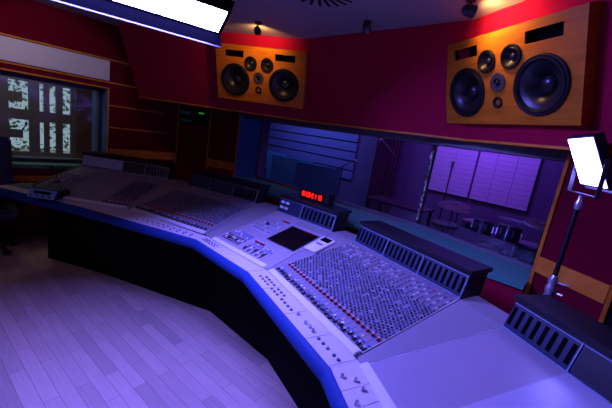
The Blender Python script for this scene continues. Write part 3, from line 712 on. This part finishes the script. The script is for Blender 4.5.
Ml = frame(zc, xl, zl.cross(xl))     # local x across, y up the lamp, z away from the lit side
led = empty('led_panel_light', Ml, 'small bright LED panel lamp in a metal yoke on the right hand stand', 'lamp')
MB().box((-LW/2-.012, -LH/2-.012, .0), (LW/2+.012, LH/2+.012, .045)).build('housing', BLACK, led, None, .004)
MB().box((-LW/2, -LH/2, -.004), (LW/2, LH/2, .001)).build('diffuser', LEDM, led)
MB().box((-.05, -.06, .045), (.05, .06, .075)).build('battery', KNOBG, led, None, .004)
MB().box((LW/2+.012, .05, .005), (LW/2+.02, .085, .04)).build('side_plate', FLANGE, led, None, .001)
MB().box((-LW/2, LH/2+.012, .012), (LW/2, LH/2+.03, .016)).build('top_flap', CAPW, led)
yk = MB()
iv = Ml.inverted(); ax = xl; bot = Vector((SP.x, SP.y, 1.708))
for sg in (-1, 1):
    tip = zc + ax*sg*(LW/2+.024) - zl*-.02; low = bot + ax*sg*(LW/2+.024)
    d = (low-tip); q = frame(iv @ tip, iv.to_3x3() @ d, Vector((1, 0, 0)))
    yk.box((-.012, -.0025, -.010), (d.length+.003, .0025, .010), FLANGE, q)
q = frame(iv @ bot, Vector((1, 0, 0)), iv.to_3x3() @ Vector((0, 0, 1)))
yk.box((-LW/2-.0265, -.003, -.011), (LW/2+.0265, .003, .011), FLANGE, q)
yk.build('yoke', None, led, None, 0)

# ------------------------------------------------------------------ rack unit in the left front wall
a = Vector((*WA, 0)); b = Vector((*WM, 0)); Mw = frame(a, b-a, Vector((0,0,1)).cross(b-a)); Lw = (b-a).length
rk = empty('rack_unit', Mw @ T(0, 0, 1.67), 'black rack unit with a green light in the wall left of the studio window', 'rack equipment')
MB().box((.02, -.03, 0), (Lw-.02, 0, .245)).build('face_plate', BLACK, rk, None, .003)
MB().box((.05, -.034, .15), (.22, -.03, .20)).build('display', BLUELCD, rk)
MB().box((.06, -.034, .04), (.26, -.03, .075)).build('display', BLUELCD, rk)
MB().box((Lw-.19, -.036, .185), (Lw-.10, -.03, .207)).build('indicator_light', GREENLED, rk)
for i in range(3): MB().lathe([(.016, 0), (.014, .018), (0, .018)], 14).build('knob', DARKMETAL, rk, T(Lw-.2+.06*i, -.03, .09) @ RX(PI/2), 0, True)

# ------------------------------------------------------------------ chair at the left end
LEATH = mat('dark_leather', (.010, .013, .022), .42, bump=.2, scale=120)
chm = T(-4.84, .21, 0) @ RZ(math.radians(90))
ch = empty('office_chair', chm, 'dark padded high back chair standing by the left end of the console', 'chair')
MB().box((-.26, -.25, .42), (.26, .25, .53)).build('seat', LEATH, ch, None, .035, True)
bkp = MB(); bkp.section([(.17, .50), (.25, .48), (.29, .90), (.31, 1.25), (.25, 1.26), (.21, .90)], -.26, .26)
bkp.build('backrest', LEATH, ch, None, .03, True)
for sg in (-1, 1):
    MB().tube([(sg*.27, .12, .46), (sg*.31, .10, .60), (sg*.31, .05, .70), (sg*.31, -.18, .70)], .022, 10).build('armrest', BLACK, ch, None, 0, True)
MB().tube([(0, 0, .10), (0, 0, .43)], .03, 14).build('gas_column', DARKMETAL, ch, None, 0, True)
for k in range(5):
    a = 2*PI*k/5 + .3
    lg = MB().tube([(0, 0, .12), (.24*math.cos(a), .24*math.sin(a), .075)], [.028, .018], 8).build('leg', BLACK, ch, None, 0, True)
    MB().tube([(.24*math.cos(a)-.012*math.sin(a), .24*math.sin(a)+.012*math.cos(a), .03), (.24*math.cos(a)+.012*math.sin(a), .24*math.sin(a)-.012*math.cos(a), .03)], .03, 14).build('caster', BLACK, lg, None, 0, True)

# ------------------------------------------------------------------ lounge behind the left window
LWALL = mat('lounge_wall', (.16, .14, .17), .8, var=.2, scale=20)
SLAT = mat('lounge_slats', (.16, .10, .06), .7)
LX = -7.0
def cutwall(name, x, y0, y1, z0, z1, holes, mt, th=.08):
    ys = sorted({y0, y1} | {h[0] for h in holes} | {h[1] for h in holes}); zs = sorted({z0, z1} | {h[2] for h in holes} | {h[3] for h in holes}); m = MB()
    for i in range(len(ys)-1):
        for j in range(len(zs)-1):
            cy, cz = (ys[i]+ys[i+1])/2, (zs[j]+zs[j+1])/2
            if any(h[0] < cy < h[1] and h[2] < cz < h[3] for h in holes): continue
            m.box((x-th, ys[i], zs[j]), (x, ys[i+1], zs[j+1]))
    return struct(m.build(name, mt), 'dark lounge wall with narrow daylight openings')
HO = []
for z0, z1 in ((1.51, 1.945), (.84, 1.35)):
    HO += [(.63, .87, z0, z1), (1.005, 1.065, z0, z1), (1.135, 1.225, z0, z1), (1.315, 1.43, z0, z1), (-.1, .02, z0, z1), (.2, .42, z0, z1)]
cutwall('wall_lounge', LX, -3, 3.2, 0, 2.8, HO, LWALL)
for z0, z1 in ((1.62, 1.77), (1.06, 1.19)): struct(MB().box((LX-.03, .62, z0), (LX+.01, .79, z1)).build('trim_window_bar', LWALL))
sl = MB()
for i in range(34): sl.box((LX, 1.50, .45+.05*i), (LX+.02, 3.0, .488+.05*i))
struct(sl.build('wall_lounge_slats', SLAT))
struct(MB().box((-9.2, 3.2, 0), (-5.5, 3.3, 2.8)).build('wall_lounge_end', LWALL)); struct(MB().box((LX, -3.1, 0), (-5.5, -3.0, 2.8)).build('wall_lounge_side', LWALL))
struct(MB().box((LX-.1, -3.1, 2.8), (-5.4, 3.3, 2.9)).build('ceiling_lounge', LWALL))
# garden foliage beyond
LEAF = mat('leaf_green', (.30, .42, .22), .6, var=.4, scale=3)
fo = MB(); rnd = random.Random(5)
for i in range(2600):
    p = Vector((rnd.uniform(-8.9, -8.0), rnd.uniform(-.6, 2.8), rnd.uniform(.0, 2.5))); r = rnd.uniform(.03, .075)
    q = Matrix.Rotation(rnd.uniform(0, 6.3), 4, Vector((rnd.uniform(-1, 1), rnd.uniform(-1, 1), rnd.uniform(-1, 1))).normalized())
    fo.poly([tuple(p + q @ Vector(v)) for v in ((-r, 0, 0), (0, r*.45, .004), (r, 0, 0), (0, -r*.45, .004))], [(0, 1, 2, 3)])
tag(fo.build('garden_foliage', LEAF), 'green garden foliage seen through the lounge openings', 'foliage', None, 'stuff')

# ------------------------------------------------------------------ live room beyond the studio window
LY = 7.6; LZ = 3.1; LXL = -11.2; LXR = 1.2
BLUEW = mat('live_room_wall', (.12, .10, .16), .7, var=.15, scale=2)
LFLO = plank_floor('live_room_floor', (.22, .15, .15), (.30, .20, .19), .35)
struct(MB().box((LXL-.2, 3.03, -.12), (LXR+.2, LY+.2, 0)).build('floor_live_room', LFLO))
struct(MB().box((LXL-.2, 3.9, LZ), (LXR+.2, LY+.2, LZ+.1)).build('ceiling_live_room', LWALL))
struct(MB().box((LXL-.2, 3.6, SZ), (LXR+.2, 3.9, LZ+.1)).build('wall_live_room_front', LWALL))
struct(MB().box((LXL, LY, 0), (LXR, LY+.15, LZ)).build('wall_live_room_back', BLUEW))
struct(MB().box((LXL-.2, 3.0, 0), (LXL, LY, LZ)).build('wall_live_room_left', BLUEW))
struct(MB().box((LXR, 3.5, 0), (LXR+.2, LY, LZ)).build('wall_live_room_right', BLUEW))
struct(MB().box((LXL, 3.5, 0), (-4.32, 3.62, SZ)).build('wall_live_room_near', LWALL))
PANEL = mat('lilac_acoustic_fabric', (.62, .58, .66), .85, bump=.15, scale=200)
def apanel(x0, x1, label):
    r = empty('acoustic_panel', T(x0, LY, .98), label, 'acoustic panel', 'acoustic panels in the live room')
    m = MB().box((0, -.07, 0), (x1-x0, -.004, 1.5))
    m.build('fabric_face', PANEL, r, None, .006)
    for i in range(14): MB().box((.01, -.073, .08+.1*i), (x1-x0-.01, -.0695, .085+.1*i)).build('groove', DESKD, r)
edges = [(-3.20, -2.652), (-2.646, -2.23), (-2.185, -1.842), (-1.836, -1.482), (-1.476, -1.12)]
names = ['first', 'second', 'third', 'fourth', 'fifth']
for (a, b), nme in zip(edges, names): apanel(a, b, 'purple lit acoustic panel behind the glass, %s from the pane joint' % nme)
# left side of the live room: timber slat wall and low screens
ls = MB()
for i in range(9): ls.box((-10.9, LY-.06, .75+.26*i), (-5.3, LY, .97+.26*i))
struct(ls.build('wall_live_room_slats', mat('blue_slat_paint', (.16, .19, .32), .6)))
def gobo(x, y, w, h, rz, label, mt):
    r = empty('gobo_screen', T(x, y, 0) @ RZ(rz), label, 'screen', 'low gobo screens in the live room')
    MB().box((-w/2, -.05, .06), (w/2, .05, h)).build('screen_panel', mt, r, None, .01)
    for sx in (-1, 1): MB().box((sx*w*.4-.04, -.18, 0), (sx*w*.4+.04, .18, .06)).build('foot', BLACK, r, None, .006)
TEALF = mat('teal_fabric', (.06, .28, .30), .8)
gobo(-6.4, 6.3, 1.3, 1.12, .25, 'middle one of the three low teal screens in the live room', TEALF)
gobo(-7.8, 6.7, 1.2, 1.12, .15, 'low teal screen at the far left end of the live room', TEALF)
gobo(-5.2, 6.0, 1.15, 1.12, .3, 'low teal screen of the live room nearest the tall boom stand', TEALF)
cu = MB(); N_ = 40
pts_ = [(-4.62 + .72*i/N_, LY-.16+.035*math.sin(i*1.25)) for i in range(N_+1)]
cu.prism(pts_ + [(p[0], p[1]+.012) for p in pts_[::-1]], .03, 2.7)
tag(cu.build('curtain', mat('maroon_velvet', (.10, .02, .06), .9), None, None, 0, True), 'dark maroon curtain on the back wall of the live room', 'curtain')
# dark amplifier and paper lamp
am = empty('guitar_amplifier', T(-7.1, 5.5, 0) @ RZ(.5), 'dark guitar amplifier cabinet in front of the teal screens', 'amplifier')
MB().box((-.35, -.18, .03), (.35, .18, .78)).build('cabinet', BLACK, am, None, .02)
MB().box((-.31, -.185, .08), (.31, -.178, .70)).build('grille_cloth', DARKMETAL, am)
MB().box((-.33, -.16, .785), (.33, .16, 1.03)).build('amp_head', BLACK, am, None, .015)
MB().box((-.30, -.165, .83), (.30, -.158, .92)).build('control_panel', KNOBG, am)
fl = empty('paper_floor_lamp', T(-7.45, 5.15, 0), 'pale slim paper floor lamp at the left edge of the studio glass', 'lamp')
MB().lathe([(.12, 0), (.12, .02), (0, .02)], 24).build('base', DARKMETAL, fl)
MB().tube([(0, 0, .02), (0, 0, .40)], .012, 8).build('pole', DARKMETAL, fl)
MB().lathe([(.0, .38), (.07, .38), (.09, .6), (.08, 1.0), (.06, 1.22), (0, 1.22)], 20).build('lamp_shade', mat('paper', (.8, .78, .75), .8), fl, None, 0, True)

def mic_stand(x, y, h, rz, label, boom=True):
    r = empty('microphone_stand', T(x, y, 0) @ RZ(rz), label, 'microphone stand', 'microphone stands in the live room')
    MB().lathe([(.15, 0), (.15, .015), (.03, .03), (0, .03)], 24).build('base', DARKMETAL, r, None, 0, True)
    MB().tube([(0, 0, .02), (0, 0, h)], .012, 8).build('pole', DARKMETAL, r, None, 0, True)
    if boom:
        MB().tube([(-.25, 0, h-.12), (.45, 0, h+.18)], .009, 8).build('boom_arm', DARKMETAL, r, None, 0, True); e = (.45, 0, h+.18); t = (.54, 0, h+.14)
    else: e = (0, 0, h); t = (0, 0, h+.14)
    MB().tube([e, ((e[0]+t[0])/2, 0, (e[2]+t[2])/2), t], [.018, .028, .024], 12).build('microphone', mat('mic_grey', (.5, .5, .52), .35, metal=.6), r, None, 0, True)
mic_stand(-2.25, 6.3, 1.57, .2, 'thin straight microphone stand against the purple panels', False)
mic_stand(-3.45, 6.1, 1.75, 2.6, 'tall dark boom microphone stand left of the pane joint')
mic_stand(-4.35, 5.8, 1.25, -.4, 'low boom microphone stand standing left of the tall boom stand')

# drum kit in the right half of the live room
dk = empty('drum_kit', T(-1.2, 5.75, 0), 'dark drum kit with cymbals behind the right studio pane', 'drum kit')
SHELL = mat('drum_shell', (.05, .03, .06), .3, coat=.4); SKIN = mat('drum_skin', (.30, .29, .28), .6); BRASS = mat('cymbal_bronze', (.13, .11, .07), .45, metal=.3)
def drum(name, x, y, z, r, h, M=None):
    o = MB().lathe([(r, 0), (r, h)], 32).build(name, SHELL, dk, (M or T(x, y, z)), 0, True)
    MB().lathe([(r*1.02, h-.02), (r*1.04, h-.02), (r*1.04, h+.006), (r*1.0, h+.008), (0, h+.004)], 32).build('drum_head', SKIN, o, None, 0, True)
    for k in range(6):
        a = 2*PI*k/6; MB().box((r-.004, -.012, h*.3), (r+.018, .012, h*.75)).build('lug', STEEL, o, RZ(a))
    return o
drum('bass_drum', 0, 0, 0, .28, .40, T(0, .2, .285) @ RX(PI/2))
drum('snare_drum', -.42, .45, .62, .18, .14); drum('floor_tom', .48, .40, .22, .21, .42)
drum('tom', -.19, .05, .62, .15, .22, T(-.19, .08, .64) @ RX(-.25)); drum('tom', .19, .05, .62, .16, .24, T(.19, .08, .64) @ RX(-.25))
def cymbal(x, y, z, r, tilt):
    o = MB().tube([(x, y, 0), (x, y, z+.04)], .011, 8).build('cymbal_stand', DARKMETAL, dk, None, 0, True)
    for k in range(3):
        a = 2*PI*k/3; MB().tube([(x, y, .35), (x+.26*math.cos(a), y+.26*math.sin(a), .01)], .009, 6).build('leg', DARKMETAL, o, None, 0, True)
    MB().lathe([(r, 0), (r*.6, .016), (r*.22, .028), (r*.16, .045), (0, .052), (0, .05), (r*.15, .042), (r*.22, .024), (r*.6, .012), (r, -.003)], 36).build('cymbal', BRASS, o, T(x, y, z) @ RX(tilt), 0, True)
cymbal(-.62, -.15, 1.02, .25, .2); cymbal(.62, -.05, 1.05, .26, .22); cymbal(-.75, .55, .86, .19, .05)
def stool(x, y, h, label):
    s_ = empty('round_stool', T(x, y, 0), label, 'stool', 'round stools in the live room')
    MB().lathe([(0, h-.07), (.19, h-.07), (.205, h-.05), (.205, h-.015), (.18, h), (0, h)], 28).build('seat', mat('green_vinyl', (.08, .10, .06), .5), s_, None, 0, True)
    MB().tube([(0, 0, .3), (0, 0, h-.06)], .02, 10).build('column', DARKMETAL, s_)
    for k in range(3):
        a = 2*PI*k/3 + .3; MB().tube([(0, 0, .42), (.24*math.cos(a), .24*math.sin(a), .01)], .012, 8).build('leg', DARKMETAL, s_)
stool(-1.75, 5.15, .80, 'round dark green stool with one post, left of the drum kit')
tb = empty('side_table', T(-2.75, 5.55, 0), 'low dark side table left of the green stool in the live room', 'table')
MB().box((-.55, -.3, .80), (.55, .3, .83)).build('table_top', mat('dark_wood', (.05, .03, .04), .4), tb, None, .004)
for sx in (-1, 1):
    for sy in (-1, 1): MB().box((sx*.5-.02, sy*.26-.02, 0), (sx*.5+.02, sy*.26+.02, .80)).build('leg', BLACK, tb)

# ------------------------------------------------------------------ lights
def area(name, loc, to, size, col, e, sy=None):
    L = D.lights.new(name, 'AREA'); L.energy = e; L.color = col; L.size = size
    if sy: L.shape = 'RECTANGLE'; L.size_y = sy
    o = D.objects.new(name, L); COL.objects.link(o); o.location = loc
    o.rotation_euler = (Vector(to)-Vector(loc)).to_track_quat('-Z', 'Y').to_euler(); return o
area('live_room_purple_wash', (-2.1, 6.4, 2.95), (-2.1, 7.6, 1.6), 1.6, (.28, .07, 1.), 42, .3)
area('live_room_blue_wash', (-6.6, 6.0, 2.95), (-6.6, 7.4, 1.2), 2.4, (.17, .19, 1.), 55, .4)
area('live_room_floor_wash', (-3.0, 5.0, 3.0), (-2.6, 6.2, 0), 1.0, (.40, .14, 1.), 26)
# unseen fill light added over the back of the control room, behind the photographer
area('control_room_rear_fill', (-2.6, -1.6, 2.75), (-2.6, -1.2, 0), .8, (.85, .55, .85), 6)
area('lounge_fill', (-6.2, .6, 2.75), (-6.2, .6, 0), .5, (1., .8, .65), 7)  # added fill that lifts the lounge walls, no lamp modelled

ww = D.lights.new('left_wall_fill', 'SPOT'); ww.energy = 16; ww.color = (.95, .76, .95); ww.spot_size = 1.05; ww.spot_blend = .5; ww.shadow_soft_size = .08  # added spot without a fixture, brightens the upper left wall
wo = D.objects.new('left_wall_fill', ww); COL.objects.link(wo); wo.location = (-4.0, .25, 2.65)
wo.rotation_euler = (Vector((-5.2, .80, 2.2))-Vector(wo.location)).to_track_quat('-Z', 'Y').to_euler()

W = D.worlds.new('sky'); S.world = W; W.use_nodes = True
W.node_tree.nodes['Background'].inputs[0].default_value = (.62, .82, .85, 1); W.node_tree.nodes['Background'].inputs[1].default_value = .5

# ------------------------------------------------------------------ camera
cam = D.cameras.new('camera'); cam.sensor_width = 36; cam.lens = 330.3/612*36; cam.clip_start = .02
co = D.objects.new('camera', cam); COL.objects.link(co)
m = Matrix(((0.712409, -0.248558, 0.656271), (0.685941, 0.04917, -0.725994), (0.148183, 0.967368, 0.205525))).to_4x4()
m.translation = (0, 0, 1.8); co.matrix_world = m; S.camera = co
S.view_settings.view_transform = 'Standard'; S.view_settings.look = 'None'; S.view_settings.exposure = 0; S.view_settings.gamma = 1
S.view_settings.use_curve_mapping = False
